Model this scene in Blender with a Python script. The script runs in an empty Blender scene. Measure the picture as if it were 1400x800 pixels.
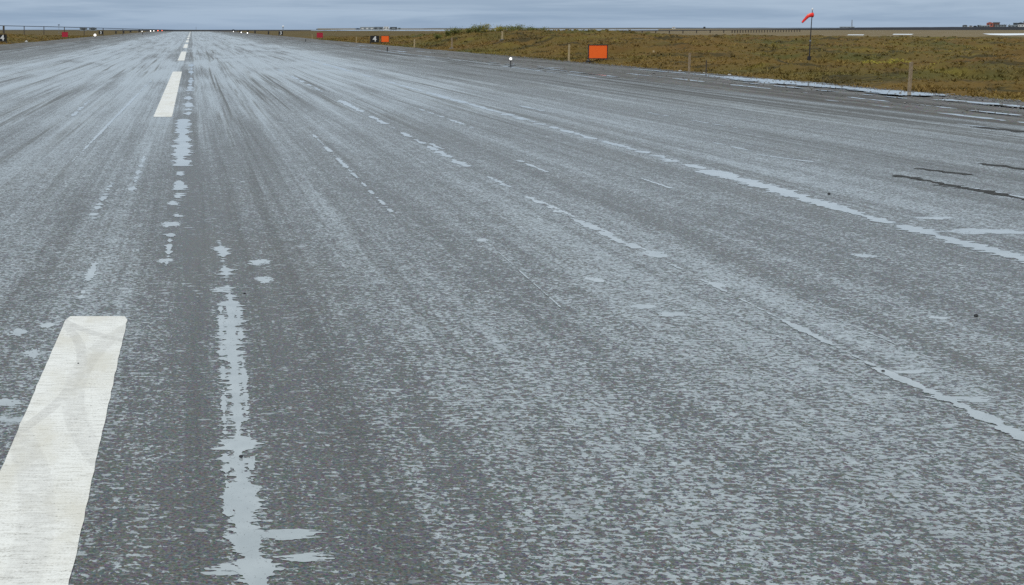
import bpy, math, random
import numpy as np
from mathutils import Vector

R = math.radians
scene = bpy.context.scene
col = scene.collection
random.seed(7)
rng = np.random.default_rng(11)

# ---------------------------------------------------------------- camera
F_PX, CAM_H, CX, CY, HY = 1630.0, 2.6, 262.0, 170.0, 38.4   # the photograph is an off-centre crop
PITCH = math.atan((CY - HY) / F_PX)
YAW = 0.0
cam_data = bpy.data.cameras.new('camera')
cam = bpy.data.objects.new('camera', cam_data)
col.objects.link(cam)
cam.location = (0, 0, CAM_H)
cam.rotation_euler = (R(90) - PITCH, 0, -YAW)
cam_data.sensor_width = 36.0
cam_data.lens = 36.0 * F_PX / 1400.0
cam_data.shift_x = (700.0 - CX) / 1400.0
cam_data.shift_y = (CY - 400.0) / 1400.0
cam_data.clip_start = 0.1
cam_data.clip_end = 40000.0
scene.camera = cam

# ---------------------------------------------------------------- sky
SUN_EL, SUN_AZ = R(48), R(-152)      # azimuth from +Y towards +X
world = bpy.data.worlds.new('World')
scene.world = world
world.use_nodes = True


class S:
    """a node socket with arithmetic"""
    def __init__(self, t, s):
        self.t, self.s = t, s

    def _m(self, op, *o, clamp=False):
        n = self.t.nodes.new('ShaderNodeMath')
        n.operation = op
        n.use_clamp = clamp
        for i, v in enumerate((self,) + o):
            if isinstance(v, S):
                self.t.links.new(v.s, n.inputs[i])
            else:
                n.inputs[i].default_value = v
        return S(self.t, n.outputs[0])

    def __add__(self, o): return self._m('ADD', o)
    __radd__ = __add__
    def __mul__(self, o): return self._m('MULTIPLY', o)
    __rmul__ = __mul__
    def __sub__(self, o): return self._m('SUBTRACT', o)
    def __rsub__(self, o): return (self * -1.0) + o
    def __truediv__(self, o): return self._m('DIVIDE', o)
    def abs(self): return self._m('ABSOLUTE')
    def max(self, o): return self._m('MAXIMUM', o)
    def min(self, o): return self._m('MINIMUM', o)
    def pow(self, o): return self._m('POWER', o)

    def step(self, a, b):
        n = self.t.nodes.new('ShaderNodeMapRange')
        n.interpolation_type = 'SMOOTHSTEP'
        self.t.links.new(self.s, n.inputs[0])
        for i, v in ((1, a), (2, b)):
            if isinstance(v, S):
                self.t.links.new(v.s, n.inputs[i])
            else:
                n.inputs[i].default_value = v
        return S(self.t, n.outputs[0])

    def band(self, c, w, soft):
        return (self - c).abs().step(w + soft, w)


class T:
    """node tree helper"""
    def __init__(self, tree):
        self.t = tree
        self.t.nodes.clear()

    def new(self, k): return self.t.nodes.new(k)

    def put(self, inp, v):
        if isinstance(v, S):
            self.t.links.new(v.s, inp)
        else:
            if isinstance(v, tuple) and len(v) == 3 and inp.type == 'RGBA':
                v = v + (1.0,)
            inp.default_value = v

    def coord(self, which='Object'):
        n = self.new('ShaderNodeTexCoord')
        return S(self.t, n.outputs[which])

    def pos(self):
        return S(self.t, self.new('ShaderNodeNewGeometry').outputs['Position'])

    def xyz(self, v):
        n = self.new('ShaderNodeSeparateXYZ')
        self.t.links.new(v.s, n.inputs[0])
        return [S(self.t, o) for o in n.outputs]

    def vec(self, x, y, z=0.0):
        n = self.new('ShaderNodeCombineXYZ')
        for i, v in enumerate((x, y, z)):
            self.put(n.inputs[i], v)
        return S(self.t, n.outputs[0])

    def noise(self, v, scale=1.0, detail=2.0, rough=0.5, dist=0.0, colour=False):
        n = self.new('ShaderNodeTexNoise')
        self.put(n.inputs['Vector'], v)
        n.inputs['Scale'].default_value = scale
        n.inputs['Detail'].default_value = detail
        n.inputs['Roughness'].default_value = rough
        n.inputs['Distortion'].default_value = dist
        return S(self.t, n.outputs[1 if colour else 0])

    def voronoi(self, v, scale, out='Distance', feature='F1'):
        n = self.new('ShaderNodeTexVoronoi')
        n.feature = feature
        self.put(n.inputs['Vector'], v)
        n.inputs['Scale'].default_value = scale
        return S(self.t, n.outputs[out])

    def mix(self, f, a, b, mode='MIX'):
        n = self.new('ShaderNodeMix')
        n.data_type = 'RGBA'
        n.blend_type = mode
        self.put(n.inputs[0], f)
        self.put(n.inputs[6], a)
        self.put(n.inputs[7], b)
        return S(self.t, n.outputs[2])

    def bump(self, h, strength, distance, normal=None):
        n = self.new('ShaderNodeBump')
        self.put(n.inputs['Strength'], strength)
        n.inputs['Distance'].default_value = distance
        self.put(n.inputs['Height'], h)
        if normal is not None:
            self.put(n.inputs['Normal'], normal)
        return S(self.t, n.outputs[0])

    def principled(self, **kw):
        n = self.new('ShaderNodeBsdfPrincipled')
        for k, v in kw.items():
            self.put(n.inputs[k.replace('_', ' ')], v)
        return n

    def out(self, shader):
        n = self.new('ShaderNodeOutputMaterial')
        self.t.links.new(shader.outputs[0], n.inputs[0])


w = T(world.node_tree)
sky = w.new('ShaderNodeTexSky')
sky.sky_type = 'NISHITA'
sky.sun_disc = False
sky.sun_elevation = SUN_EL
sky.sun_rotation = SUN_AZ
sky.dust_density = 2.0
dx, dy, dz = w.xyz(w.coord('Generated'))
up = dz.max(0.0)
plane = w.vec(dx / (up + 0.045), dy / (up + 0.045), 0.0)
cl = w.noise(plane, 0.16, 5.0, 0.55, 0.6)
cl2 = w.noise(w.vec(dx * 5.0, dy * 5.0, dz * 70.0), 1.0, 6.0, 0.62, 0.5)
shade = (cl * 0.45 + cl2 * 0.55).step(0.39, 0.61)
dark = w.mix(up.pow(0.52), (0.228, 0.335, 0.485), (0.86, 0.94, 0.985))
light = w.mix(up.pow(0.52), (0.325, 0.440, 0.590), (1.08, 1.155, 1.195))
cloud = w.mix(shade, dark, light)
cloud = w.mix(up.step(0.010, 0.0) * 0.30, cloud, (0.46, 0.555, 0.69))
nsky = w.mix(1.0, S(world.node_tree, sky.outputs[0]), (0.1, 0.1, 0.1), 'MULTIPLY')
skyc = w.mix(0.93, nsky, cloud)
bg = w.new('ShaderNodeBackground')
w.put(bg.inputs[0], skyc)
bg.inputs[1].default_value = 1.0
wo = w.new('ShaderNodeOutputWorld')
world.node_tree.links.new(bg.outputs[0], wo.inputs[0])

sun_data = bpy.data.lights.new('sun', 'SUN')
sun_data.energy = 1.0
sun_data.angle = R(25)
sun_data.color = (1.0, 0.965, 0.92)
sun = bpy.data.objects.new('sun', sun_data)
col.objects.link(sun)
sun_dir = Vector((math.sin(SUN_AZ) * math.cos(SUN_EL), math.cos(SUN_AZ) * math.cos(SUN_EL), math.sin(SUN_EL)))
sun.rotation_euler = sun_dir.to_track_quat('Z', 'Y').to_euler()

scene.view_settings.view_transform = 'Standard'
scene.view_settings.look = 'None'
scene.view_settings.exposure = 0.0
scene.view_settings.gamma = 1.0
scene.view_settings.use_curve_mapping = False
scene.render.engine = 'CYCLES'
scene.cycles.max_bounces = 5
scene.cycles.use_denoising = False

# ---------------------------------------------------------------- helpers
FW = (math.sin(YAW), math.cos(YAW))
RT = (math.cos(YAW), -math.sin(YAW))


def at(x, y, a):
    """the place a metres ahead that the photograph shows at (x, y)"""
    u, v = (x - CX) / F_PX, (y - CY) / F_PX
    k = math.cos(PITCH) - v * math.sin(PITCH)
    zz = -math.sin(PITCH) - v * math.cos(PITCH)
    return Vector((FW[0] * a + RT[0] * u * a / k, FW[1] * a + RT[1] * u * a / k, CAM_H + zz / k * a))


_perm = rng.permutation(512)
_perm = np.concatenate([_perm, _perm, _perm])
_ang = rng.random(512) * 2 * np.pi
_gx, _gy = np.cos(_ang), np.sin(_ang)


def pn(x, y, seed=0):
    """2-D gradient noise, about -0.7..0.7"""
    x = np.asarray(x, float) + seed * 37.31
    y = np.asarray(y, float) + seed * 11.77
    xi, yi = np.floor(x).astype(int), np.floor(y).astype(int)
    xf, yf = x - xi, y - yi
    u, v = xf * xf * xf * (xf * (xf * 6 - 15) + 10), yf * yf * yf * (yf * (yf * 6 - 15) + 10)

    def g(i, j):
        h = _perm[(_perm[(xi + i) % 512] + yi + j) % 512] % 512
        return _gx[h] * (xf - i) + _gy[h] * (yf - j)
    a = g(0, 0) * (1 - u) + g(1, 0) * u
    b = g(0, 1) * (1 - u) + g(1, 1) * u
    return a * (1 - v) + b * v


def sstep(a, b, x):
    t = np.clip((x - a) / (b - a), 0, 1)
    return t * t * (3 - 2 * t)


class MB:
    """collects shapes into ONE mesh"""
    def __init__(self):
        self.v, self.f = [], []

    def add(self, verts, faces):
        o = len(self.v)
        self.v += [tuple(p) for p in verts]
        self.f += [tuple(i + o for i in q) for q in faces]
        return self

    def box(self, c, s, rz=0.0, bevel=0.0):
        hx, hy, hz = s[0] / 2, s[1] / 2, s[2] / 2
        ca, sa = math.cos(rz), math.sin(rz)
        if bevel <= 0:
            pts = [(x, y, z) for z in (-hz, hz) for x, y in ((-hx, -hy), (hx, -hy), (hx, hy), (-hx, hy))]
            fs = [(3, 2, 1, 0), (4, 5, 6, 7)] + [(i, (i + 1) % 4, 4 + (i + 1) % 4, 4 + i) for i in range(4)]
        else:
            b = bevel
            ring = [(-hx + b, -hy), (hx - b, -hy), (hx, -hy + b), (hx, hy - b), (hx - b, hy), (-hx + b, hy), (-hx, hy - b), (-hx, -hy + b)]
            pts = [(x, y, z) for z in (-hz, hz) for x, y in ring]
            fs = [tuple(range(7, -1, -1)), tuple(range(8, 16))] + [(i, (i + 1) % 8, 8 + (i + 1) % 8, 8 + i) for i in range(8)]
        return self.add([(c[0] + x * ca - y * sa, c[1] + x * sa + y * ca, c[2] + z) for x, y, z in pts], fs)

    def tube(self, pts, radii, n=8, cap=True):
        pts = [Vector(p) for p in pts]
        rings = []
        for i, p in enumerate(pts):
            d = (pts[min(i + 1, len(pts) - 1)] - pts[max(i - 1, 0)]).normalized()
            a = d.orthogonal() if abs(d.z) < 0.9 else Vector((1, 0, 0))
            a = (a - d * a.dot(d)).normalized()
            b = d.cross(a)
            r = radii[i] if isinstance(radii, (list, tuple)) else radii
            rings.append([p + (a * math.cos(2 * math.pi * k / n) + b * math.sin(2 * math.pi * k / n)) * r for k in range(n)])
        vs = [q for ring in rings for q in ring]
        fs = [(i * n + k, i * n + (k + 1) % n, (i + 1) * n + (k + 1) % n, (i + 1) * n + k) for i in range(len(pts) - 1) for k in range(n)]
        if cap:
            fs += [tuple(range(n - 1, -1, -1)), tuple((len(pts) - 1) * n + k for k in range(n))]
        return self.add(vs, fs)

    def lathe(self, prof, c=(0, 0, 0), n=12):
        vs, fs = [], []
        for r, z in prof:
            for k in range(n):
                t = 2 * math.pi * k / n
                vs.append((c[0] + r * math.cos(t), c[1] + r * math.sin(t), c[2] + z))
        for i in range(len(prof) - 1):
            for k in range(n):
                fs.append((i * n + k, i * n + (k + 1) % n, (i + 1) * n + (k + 1) % n, (i + 1) * n + k))
        fs += [tuple(range(n - 1, -1, -1)), tuple((len(prof) - 1) * n + k for k in range(n))]
        return self.add(vs, fs)

    def prism(self, outline, y0, y1):
        """outline in x,z extruded along y"""
        n = len(outline)
        vs = [(x, y0, z) for x, z in outline] + [(x, y1, z) for x, z in outline]
        fs = [tuple(range(n)), tuple(range(2 * n - 1, n - 1, -1))] + [(i, n + i, n + (i + 1) % n, (i + 1) % n) for i in range(n)]
        return self.add(vs, fs)

    def build(self, name, mat, parent=None, loc=None, smooth=False):
        return mesh_obj(name, self.v, self.f, mat, parent, loc, smooth)


def mesh_obj(name, v, f, mat, parent=None, loc=None, smooth=False):
    me = bpy.data.meshes.new(name)
    me.from_pydata(v, [], f)
    me.materials.append(mat)
    if smooth:
        me.polygons.foreach_set('use_smooth', [True] * len(me.polygons))
    me.update()
    o = bpy.data.objects.new(name, me)
    col.objects.link(o)
    if parent is not None:
        o.parent = parent
    if loc is not None:
        o.location = loc
    return o


def grid_obj(name, V, nu, nv, mat, smooth=True):
    """V is an (nu*nv, 3) array"""
    me = bpy.data.meshes.new(name)
    i = np.arange((nu - 1) * (nv - 1))
    a = (i // (nv - 1)) * nv + i % (nv - 1)
    q = np.stack([a, a + nv, a + nv + 1, a + 1], 1).astype(np.int32)
    raw_mesh(me, V, q.ravel(), 4, len(q))
    me.materials.append(mat)
    if smooth:
        me.polygons.foreach_set('use_smooth', np.ones(len(q), bool))
    o = bpy.data.objects.new(name, me)
    col.objects.link(o)
    return o


def raw_mesh(me, V, loops, k, nf):
    me.vertices.add(len(V))
    me.vertices.foreach_set('co', np.asarray(V, np.float32).ravel())
    me.loops.add(len(loops))
    me.loops.foreach_set('vertex_index', np.asarray(loops, np.int32))
    me.polygons.add(nf)
    me.polygons.foreach_set('loop_start', np.arange(nf, dtype=np.int32) * k)
    me.polygons.foreach_set('loop_total', np.full(nf, k, np.int32))
    me.update(calc_edges=True)
    me.validate()


def empty(name, loc, rz=0.0):
    o = bpy.data.objects.new(name, None)
    o.empty_display_size = 0.3
    col.objects.link(o)
    o.location = loc
    o.rotation_euler = (0, 0, rz)
    return o


def tag(o, label=None, cat=None, group=None, kind=None):
    for k, v in (('label', label), ('category', cat), ('group', group), ('kind', kind)):
        if v:
            o[k] = v
    return o


def copy_tree(o, parent=None):
    c = o.copy()
    col.objects.link(c)
    c.parent = parent
    for ch in o.children:
        copy_tree(ch, c)
    return c


def material(name):
    m = bpy.data.materials.new(name)
    m.use_nodes = True
    return m, T(m.node_tree)


def plain(name, c, rough=0.7, metal=0.0, var=0.25, scale=3.0, emit=None, estr=0.0, spec=0.5):
    m, t = material(name)
    n = t.noise(t.coord(), scale, 4.0, 0.6)
    fac = n.step(0.25, 0.75)
    base = t.mix(fac, tuple(x * (1 - var) for x in c), tuple(min(1, x * (1 + var)) for x in c))
    p = t.principled(Base_Color=base, Roughness=n * 0.2 + (rough - 0.1), Metallic=metal)
    p.inputs['Specular IOR Level'].default_value = spec
    if emit:
        t.put(p.inputs['Emission Color'], emit)
        p.inputs['Emission Strength'].default_value = estr
    t.out(p)
    return m


# ---------------------------------------------------------------- materials
M = {}

# wet runway asphalt: damp aggregate with a broken film of water in its texture
m, t = material('wet_asphalt')
x, y, z = t.xyz(t.pos())
lane = t.noise(t.vec(x * 0.75, y * 0.010), 1.0, 4.0, 0.6, 0.3)
streak = t.noise(t.vec(x * 1.7 + 9.0, y * 0.035), 1.0, 4.0, 0.62, 0.5)
blot = t.noise(t.vec(x * 0.22 + 31.0, y * 0.05), 1.0, 3.0, 0.5, 0.8)
scratch = t.noise(t.vec(x * 9.0, y * 0.05), 1.0, 4.0, 0.7, 0.2)
wet = lane * 0.26 + streak * 0.28 + blot * 0.24 + scratch * 0.22
centre = x.band(-0.22, 0.26, 0.20) * 0.9 + x.band(-1.45, 0.22, 0.35) * 0.35
centre = centre * t.noise(t.vec(x * 0.4, y * 0.11), 1.0, 2.0).step(0.2, 0.55)
wetc = wet - centre * 0.10
micro = t.noise(t.vec(x * 23.0, y * 29.0), 1.0, 4.0, 0.70, 0.5)
comb = t.noise(t.vec(x * 5.0, y * 34.0), 1.0, 3.0, 0.6)
pool = t.noise(t.vec(x * 3.4, y * 2.6), 1.0, 3.0, 0.55, 0.4)
patchy = t.noise(t.vec(x * 7.0, y * 8.5), 1.0, 3.0, 0.6, 0.6)
hgt = micro * 0.62 + patchy * 0.09 + comb * 0.20 + pool * 0.09
dry = x.abs().step(10.5, 15.5) * (y.step(20.0, 70.0) * 0.6 + 0.4)
wetter = y.step(14.0, 70.0) * (1.0 - dry)
th = 0.527 - (wetc - 0.5) * (wetter * 0.50 + 0.50) - wetter * 0.070 + dry * 0.018 + y.step(11.0, 5.0) * 0.010
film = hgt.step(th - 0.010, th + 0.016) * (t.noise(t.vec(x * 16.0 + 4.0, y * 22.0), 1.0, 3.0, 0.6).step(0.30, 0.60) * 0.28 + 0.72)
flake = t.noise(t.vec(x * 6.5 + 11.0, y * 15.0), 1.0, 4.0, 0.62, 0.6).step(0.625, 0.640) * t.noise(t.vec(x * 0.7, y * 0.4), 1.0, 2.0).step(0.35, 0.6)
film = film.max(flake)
# tyre-swept darker tracks, narrow and lengthwise
sweep = t.noise(t.vec(x * 2.4 + 3.0, y * 0.022), 1.0, 5.0, 0.66, 0.9).step(0.52, 0.64) * t.noise(t.vec(x * 0.3 + 8.0, y * 0.03), 1.0, 2.0).step(0.38, 0.58)
sweep = sweep * (y.step(10.0, 45.0) * 0.65 + 0.35)
film = film * (1.0 - sweep * 0.8)
grain = t.noise(t.vec(x * 0.8, y), 58.0, 4.0, 0.78)
stone = t.voronoi(t.vec(x, y), 80.0, 'Color')
agg = t.mix(grain.step(0.38, 0.62), (0.013, 0.0138, 0.0132), (0.130, 0.133, 0.124))
agg = t.mix(0.28, agg, t.mix(1.0, stone, (0.21, 0.207, 0.195), 'MULTIPLY'))
groove = t.noise(t.vec(x * 1.4, y * 24.0), 1.0, 3.0, 0.6).step(0.42, 0.33)
agg = t.mix(groove * 0.45, agg, (0.018, 0.018, 0.017))
brown = t.noise(t.vec(x * 0.6 + 50.0, y * 0.18), 1.0, 4.0, 0.6).step(0.50, 0.75)
agg = t.mix(brown * 0.30, agg, (0.105, 0.097, 0.070))
agg = t.mix(sweep * 0.35, agg, (0.045, 0.045, 0.043))
mud = x.abs().step(15.5, 21.0) * t.noise(t.vec(x * 1.1 + 60.0, y * 0.035), 1.0, 4.0, 0.6, 0.6).step(0.46, 0.58)
agg = t.mix(mud * 0.7, agg, (0.048, 0.044, 0.038))
film = film * (1.0 - mud * 0.75)
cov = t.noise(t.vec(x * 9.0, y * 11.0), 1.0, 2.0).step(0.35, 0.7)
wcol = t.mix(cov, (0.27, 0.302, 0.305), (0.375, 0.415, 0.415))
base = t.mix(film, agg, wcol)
rough = film * -0.20 + 0.38 + grain * 0.06 + sweep * 0.15 + mud * 0.25 + dry * 0.08
nb = t.bump(grain * 0.6 + micro * 0.6, (1.0 - film) * 0.30, 0.005)
ior = film * 0.47 + 1.40
p = t.principled(Base_Color=base, Roughness=rough, IOR=ior, Normal=nb)
t.out(p)
M['asphalt'] = m

# standing water in ruts and seams
m, t = material('puddle_water')
x, y, z = t.xyz(t.pos())
n1 = t.noise(t.vec(x * 1.0, y * 1.0), 3.0, 4.0, 0.6)
spk = t.noise(t.vec(x, y), 45.0, 3.0, 0.65).step(0.635, 0.67)
wc = t.mix(n1.step(0.3, 0.7), (0.31, 0.343, 0.346), (0.39, 0.425, 0.425))
wc = t.mix(spk * 0.8, wc, (0.07, 0.07, 0.07))
p = t.principled(Base_Color=wc, Roughness=spk * 0.4 + 0.06, IOR=1.85)
t.out(p)
M['puddle'] = m

# white runway paint, worn, with tyre smudges
m, t = material('white_paint')
x, y, z = t.xyz(t.pos())
gr = t.noise(t.vec(x * 1.0, y * 1.0), 70.0, 4.0, 0.7)
lines = t.noise(t.vec(x * 6.0, y * 45.0), 1.0, 3.0, 0.6)
big = t.noise(t.vec(x * 2.0, y * 0.9), 1.0, 4.0, 0.6)
pc = t.mix((gr * 0.5 + lines * 0.5).step(0.33, 0.56), (0.50, 0.475, 0.415), (0.83, 0.81, 0.745))
pc = t.mix(big.step(0.42, 0.70) * 0.7, pc, (0.62, 0.575, 0.465))
# curved tyre scrubs over the near stripe
def arc(cx_, cy_, r_, w_):
    d = ((x - cx_).pow(2.0) + (y - cy_).pow(2.0)).pow(0.5)
    return (d - r_).abs().step(w_, w_ * 0.75)
tyre = arc(0.55, 11.3, 1.9, 0.055).max(arc(-4.6, 8.9, 3.75, 0.05) * 0.8).max(arc(3.6, 8.6, 4.45, 0.09) * 0.6)
tyre = tyre.max(arc(-6.4, 5.6, 5.6, 0.11) * 0.6)
rub = t.noise(t.vec(x, y), 14.0, 3.0, 0.6).step(0.2, 0.65)
pc = t.mix(tyre * rub * 0.38, pc, (0.30, 0.28, 0.25))
wear = (gr * 0.6 + lines * 0.4).step(0.40, 0.335)
pc = t.mix(wear, pc, (0.13, 0.13, 0.13))
p = t.principled(Base_Color=pc, Roughness=0.45, Normal=t.bump(gr + lines, 0.5, 0.005))
t.out(p)
M['paint'] = m

# gravel shoulder with wheel ruts
m, t = material('gravel')
x, y, z = t.xyz(t.pos())
g1 = t.noise(t.vec(x, y), 22.0, 4.0, 0.7)
g2 = t.noise(t.vec(x * 1.6, y * 0.05), 1.0, 4.0, 0.6, 0.3)
g3 = t.voronoi(t.vec(x, y), 14.0, 'Color')
gc = t.mix(g1.step(0.3, 0.7), (0.060, 0.057, 0.052), (0.155, 0.148, 0.132))
gc = t.mix(0.2, gc, t.mix(1.0, g3, (0.25, 0.24, 0.22), 'MULTIPLY'))
gc = t.mix(g2.step(0.45, 0.62) * 0.75, gc, (0.065, 0.060, 0.054))
wetg = (g2 * 0.6 + t.noise(t.vec(x * 3.0, y * 0.6), 1.0, 3.0) * 0.4).step(0.52, 0.42)
p = t.principled(Base_Color=gc, Roughness=0.9 - wetg * 0.30, Normal=t.bump(g1, 0.7, 0.03))
t.out(p)
M['gravel'] = m


def tundra_colour(t, x, y, far=True):
    a = t.noise(t.vec(x, y), 0.055, 5.0, 0.6, 0.4)
    b = t.noise(t.vec(x + 70.0, y), 0.16, 5.0, 0.6, 0.5)
    c = t.noise(t.vec(x, y + 40.0), 0.9, 4.0, 0.65)
    g = t.mix(a.step(0.34, 0.62), (0.135, 0.108, 0.026), (0.180, 0.112, 0.029))
    g = t.mix(b.step(0.54, 0.70) * 0.75, g, (0.200, 0.172, 0.029))
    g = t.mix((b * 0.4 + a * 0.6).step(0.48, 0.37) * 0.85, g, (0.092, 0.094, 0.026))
    g = t.mix(t.noise(t.vec(x + 13.0, y + 5.0), 0.06, 4.0, 0.6).step(0.52, 0.68) * 0.5, g, (0.140, 0.074, 0.024))
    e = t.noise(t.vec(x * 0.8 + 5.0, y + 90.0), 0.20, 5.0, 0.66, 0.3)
    g = t.mix(e.step(0.48, 0.39) * 0.85, g, (0.056, 0.046, 0.017))  # darker vegetation patches, deepened to paint in the shade of hollows between hummocks
    g = t.mix(e.step(0.58, 0.72) * 0.6, g, (0.24, 0.175, 0.052))
    g = t.mix(c.step(0.42, 0.32) * 0.25, g, (0.060, 0.046, 0.016))
    g = t.mix(1.0, g, (0.80, 0.78, 0.80), 'MULTIPLY')
    return g, c


m, t = material('tundra')
x, y, z = t.xyz(t.pos())
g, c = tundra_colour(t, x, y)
rad = (x.pow(2.0) + y.pow(2.0)).pow(0.5)
pl = rad.step(300.0, 420.0)
pcol = t.mix(t.noise(t.vec(x, y), 0.03, 4.0, 0.6).step(0.3, 0.7), (0.15, 0.115, 0.058), (0.205, 0.155, 0.088))
pcol = t.mix(x.step(230.0, 130.0), pcol, t.mix(t.noise(t.vec(x, y), 0.05, 4.0, 0.6).step(0.3, 0.7), (0.085, 0.066, 0.024), (0.135, 0.092, 0.034)))
g = t.mix(pl, g, pcol)
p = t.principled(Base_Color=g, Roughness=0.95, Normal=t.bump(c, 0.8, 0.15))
p.inputs['Specular IOR Level'].default_value = 0.1
t.out(p)
M['tundra'] = m

m, t = material('grass_blades')
x, y, z = t.xyz(t.pos())
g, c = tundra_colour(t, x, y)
g = t.mix(0.25, g, t.mix(t.noise(t.vec(x, y), 2.1, 2.0).step(0.35, 0.65), (0.10, 0.075, 0.02), (0.20, 0.145, 0.05)))
g = t.mix(1.0, g, (1.6, 1.6, 1.6), 'MULTIPLY')
p = t.principled(Base_Color=g, Roughness=0.8)
p.inputs['Specular IOR Level'].default_value = 0.2
t.out(p)
M['blades'] = m

m, t = material('plain_ground')
x, y, z = t.xyz(t.pos())
pcol = t.mix(t.noise(t.vec(x, y), 0.012, 5.0, 0.6).step(0.3, 0.7), (0.14, 0.108, 0.056), (0.205, 0.158, 0.092))
pcol = t.mix(x.step(330.0, 200.0), pcol, t.mix(t.noise(t.vec(x, y), 0.02, 4.0, 0.6).step(0.3, 0.7), (0.070, 0.060, 0.036), (0.105, 0.082, 0.045)))
p = t.principled(Base_Color=pcol, Roughness=0.95)
p.inputs['Specular IOR Level'].default_value = 0.1
t.out(p)
M['plain'] = m

M['leaf_dark'] = plain('willow_leaf', (0.120, 0.125, 0.026), 0.7, var=0.5, scale=2.0, spec=0.2)
M['leaf_yellow'] = plain('autumn_leaf', (0.23, 0.19, 0.026), 0.7, var=0.35, scale=2.0, spec=0.2)
M['stem'] = plain('willow_stem', (0.10, 0.075, 0.05), 0.9)
M['wood'] = plain('weathered_wood', (0.28, 0.205, 0.125), 0.85, var=0.3, scale=9.0)
M['wood_pale'] = plain('pale_lath_wood', (0.42, 0.325, 0.18), 0.85, var=0.2, scale=9.0)
M['wood_dark'] = plain('dark_creosoted_wood', (0.075, 0.06, 0.045), 0.85, var=0.3, scale=9.0)
M['steel_dark'] = plain('dark_steel', (0.035, 0.034, 0.038), 0.55, 0.3)
M['steel'] = plain('galvanised_steel', (0.28, 0.29, 0.30), 0.45, 0.6)
M['black'] = plain('black_sign_face', (0.008, 0.008, 0.009), 0.6, var=0.2)
M['white'] = plain('white_sign_letter', (0.75, 0.75, 0.73), 0.5, var=0.05)
M['orange'] = plain('orange_sign_face', (1.0, 0.135, 0.005), 0.55, var=0.06)
M['red'] = plain('crimson_sign_face', (0.42, 0.010, 0.035), 0.55, var=0.1)
M['lens'] = plain('lit_white_lens', (0.85, 0.85, 0.83), 0.25, var=0.03, emit=(1.0, 0.98, 0.93), estr=1.2)
M['lens_far'] = plain('bright_white_lens', (0.85, 0.85, 0.83), 0.25, var=0.03, emit=(1.0, 0.98, 0.93), estr=2.2)
M['lens_red'] = plain('lit_red_lens', (0.8, 0.1, 0.06), 0.25, var=0.03, emit=(1.0, 0.16, 0.08), estr=3.0)
M['sock'] = plain('red_windsock_cloth', (0.80, 0.030, 0.022), 0.8, var=0.25, scale=4.0)
M['sock_pale'] = plain('pale_windsock_cloth', (0.85, 0.20, 0.15), 0.8, var=0.2, scale=4.0)
M['bank'] = plain('dark_bank', (0.022, 0.024, 0.030), 0.95, var=0.3, scale=0.01)
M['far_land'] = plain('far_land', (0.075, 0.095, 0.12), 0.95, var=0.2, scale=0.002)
M['sand'] = plain('pale_beach', (0.33, 0.32, 0.29), 0.9, var=0.1, scale=0.01)
M['ice'] = plain('white_ice', (0.80, 0.82, 0.82), 0.4, var=0.05, scale=0.05)
M['hangar'] = plain('grey_metal_cladding', (0.22, 0.25, 0.27), 0.6, var=0.1, scale=0.1)
M['hangar_dark'] = plain('dark_metal_cladding', (0.05, 0.062, 0.075), 0.6, var=0.15, scale=0.1)
M['wall_white'] = plain('white_house_wall', (0.72, 0.72, 0.70), 0.7, var=0.05, scale=0.2)
M['wall_red'] = plain('red_house_wall', (0.42, 0.12, 0.085), 0.7, var=0.1, scale=0.2)
M['wall_brown'] = plain('brown_house_wall', (0.16, 0.085, 0.06), 0.7, var=0.1, scale=0.2)
M['wall_grey'] = plain('grey_house_wall', (0.24, 0.27, 0.28), 0.7, var=0.1, scale=0.2)
M['roof_dark'] = plain('dark_roof', (0.055, 0.055, 0.06), 0.7, var=0.15, scale=0.2)
M['glass'] = plain('window_glass', (0.04, 0.05, 0.06), 0.1, var=0.1)
M['dome'] = plain('white_dome', (0.82, 0.83, 0.84), 0.5, var=0.03)
M['stone'] = plain('pebble_stone', (0.03, 0.03, 0.032), 0.7, var=0.4, scale=60.0)
M['stone_pale'] = plain('pale_stone', (0.42, 0.41, 0.39), 0.8, var=0.3, scale=8.0)
M['patch'] = plain('dark_dry_asphalt', (0.042, 0.041, 0.038), 0.9, var=0.5, scale=14.0, spec=0.15)

# ---------------------------------------------------------------- the ground
Y0, Y1 = -40.0, 900.0
o = MB().add([(-6000, -6000, -0.45), (9000, -6000, -0.45), (9000, 9000, -0.45), (940, 8950, -0.45), (222, 2100, -0.45), (-6000, 2100, -0.45)], [(0, 1, 2, 3, 4, 5)]).build('ground', M['plain'])
tag(o, kind='structure')

RX0, RX1 = -22.4, 22.2
runway = MB().add([(RX0, Y0, 0), (RX1, Y0, 0), (RX1, Y1, 0), (RX0, Y1, 0)], [(0, 1, 2, 3)]).build('runway', M['asphalt'])
tag(runway, kind='structure')


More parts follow.
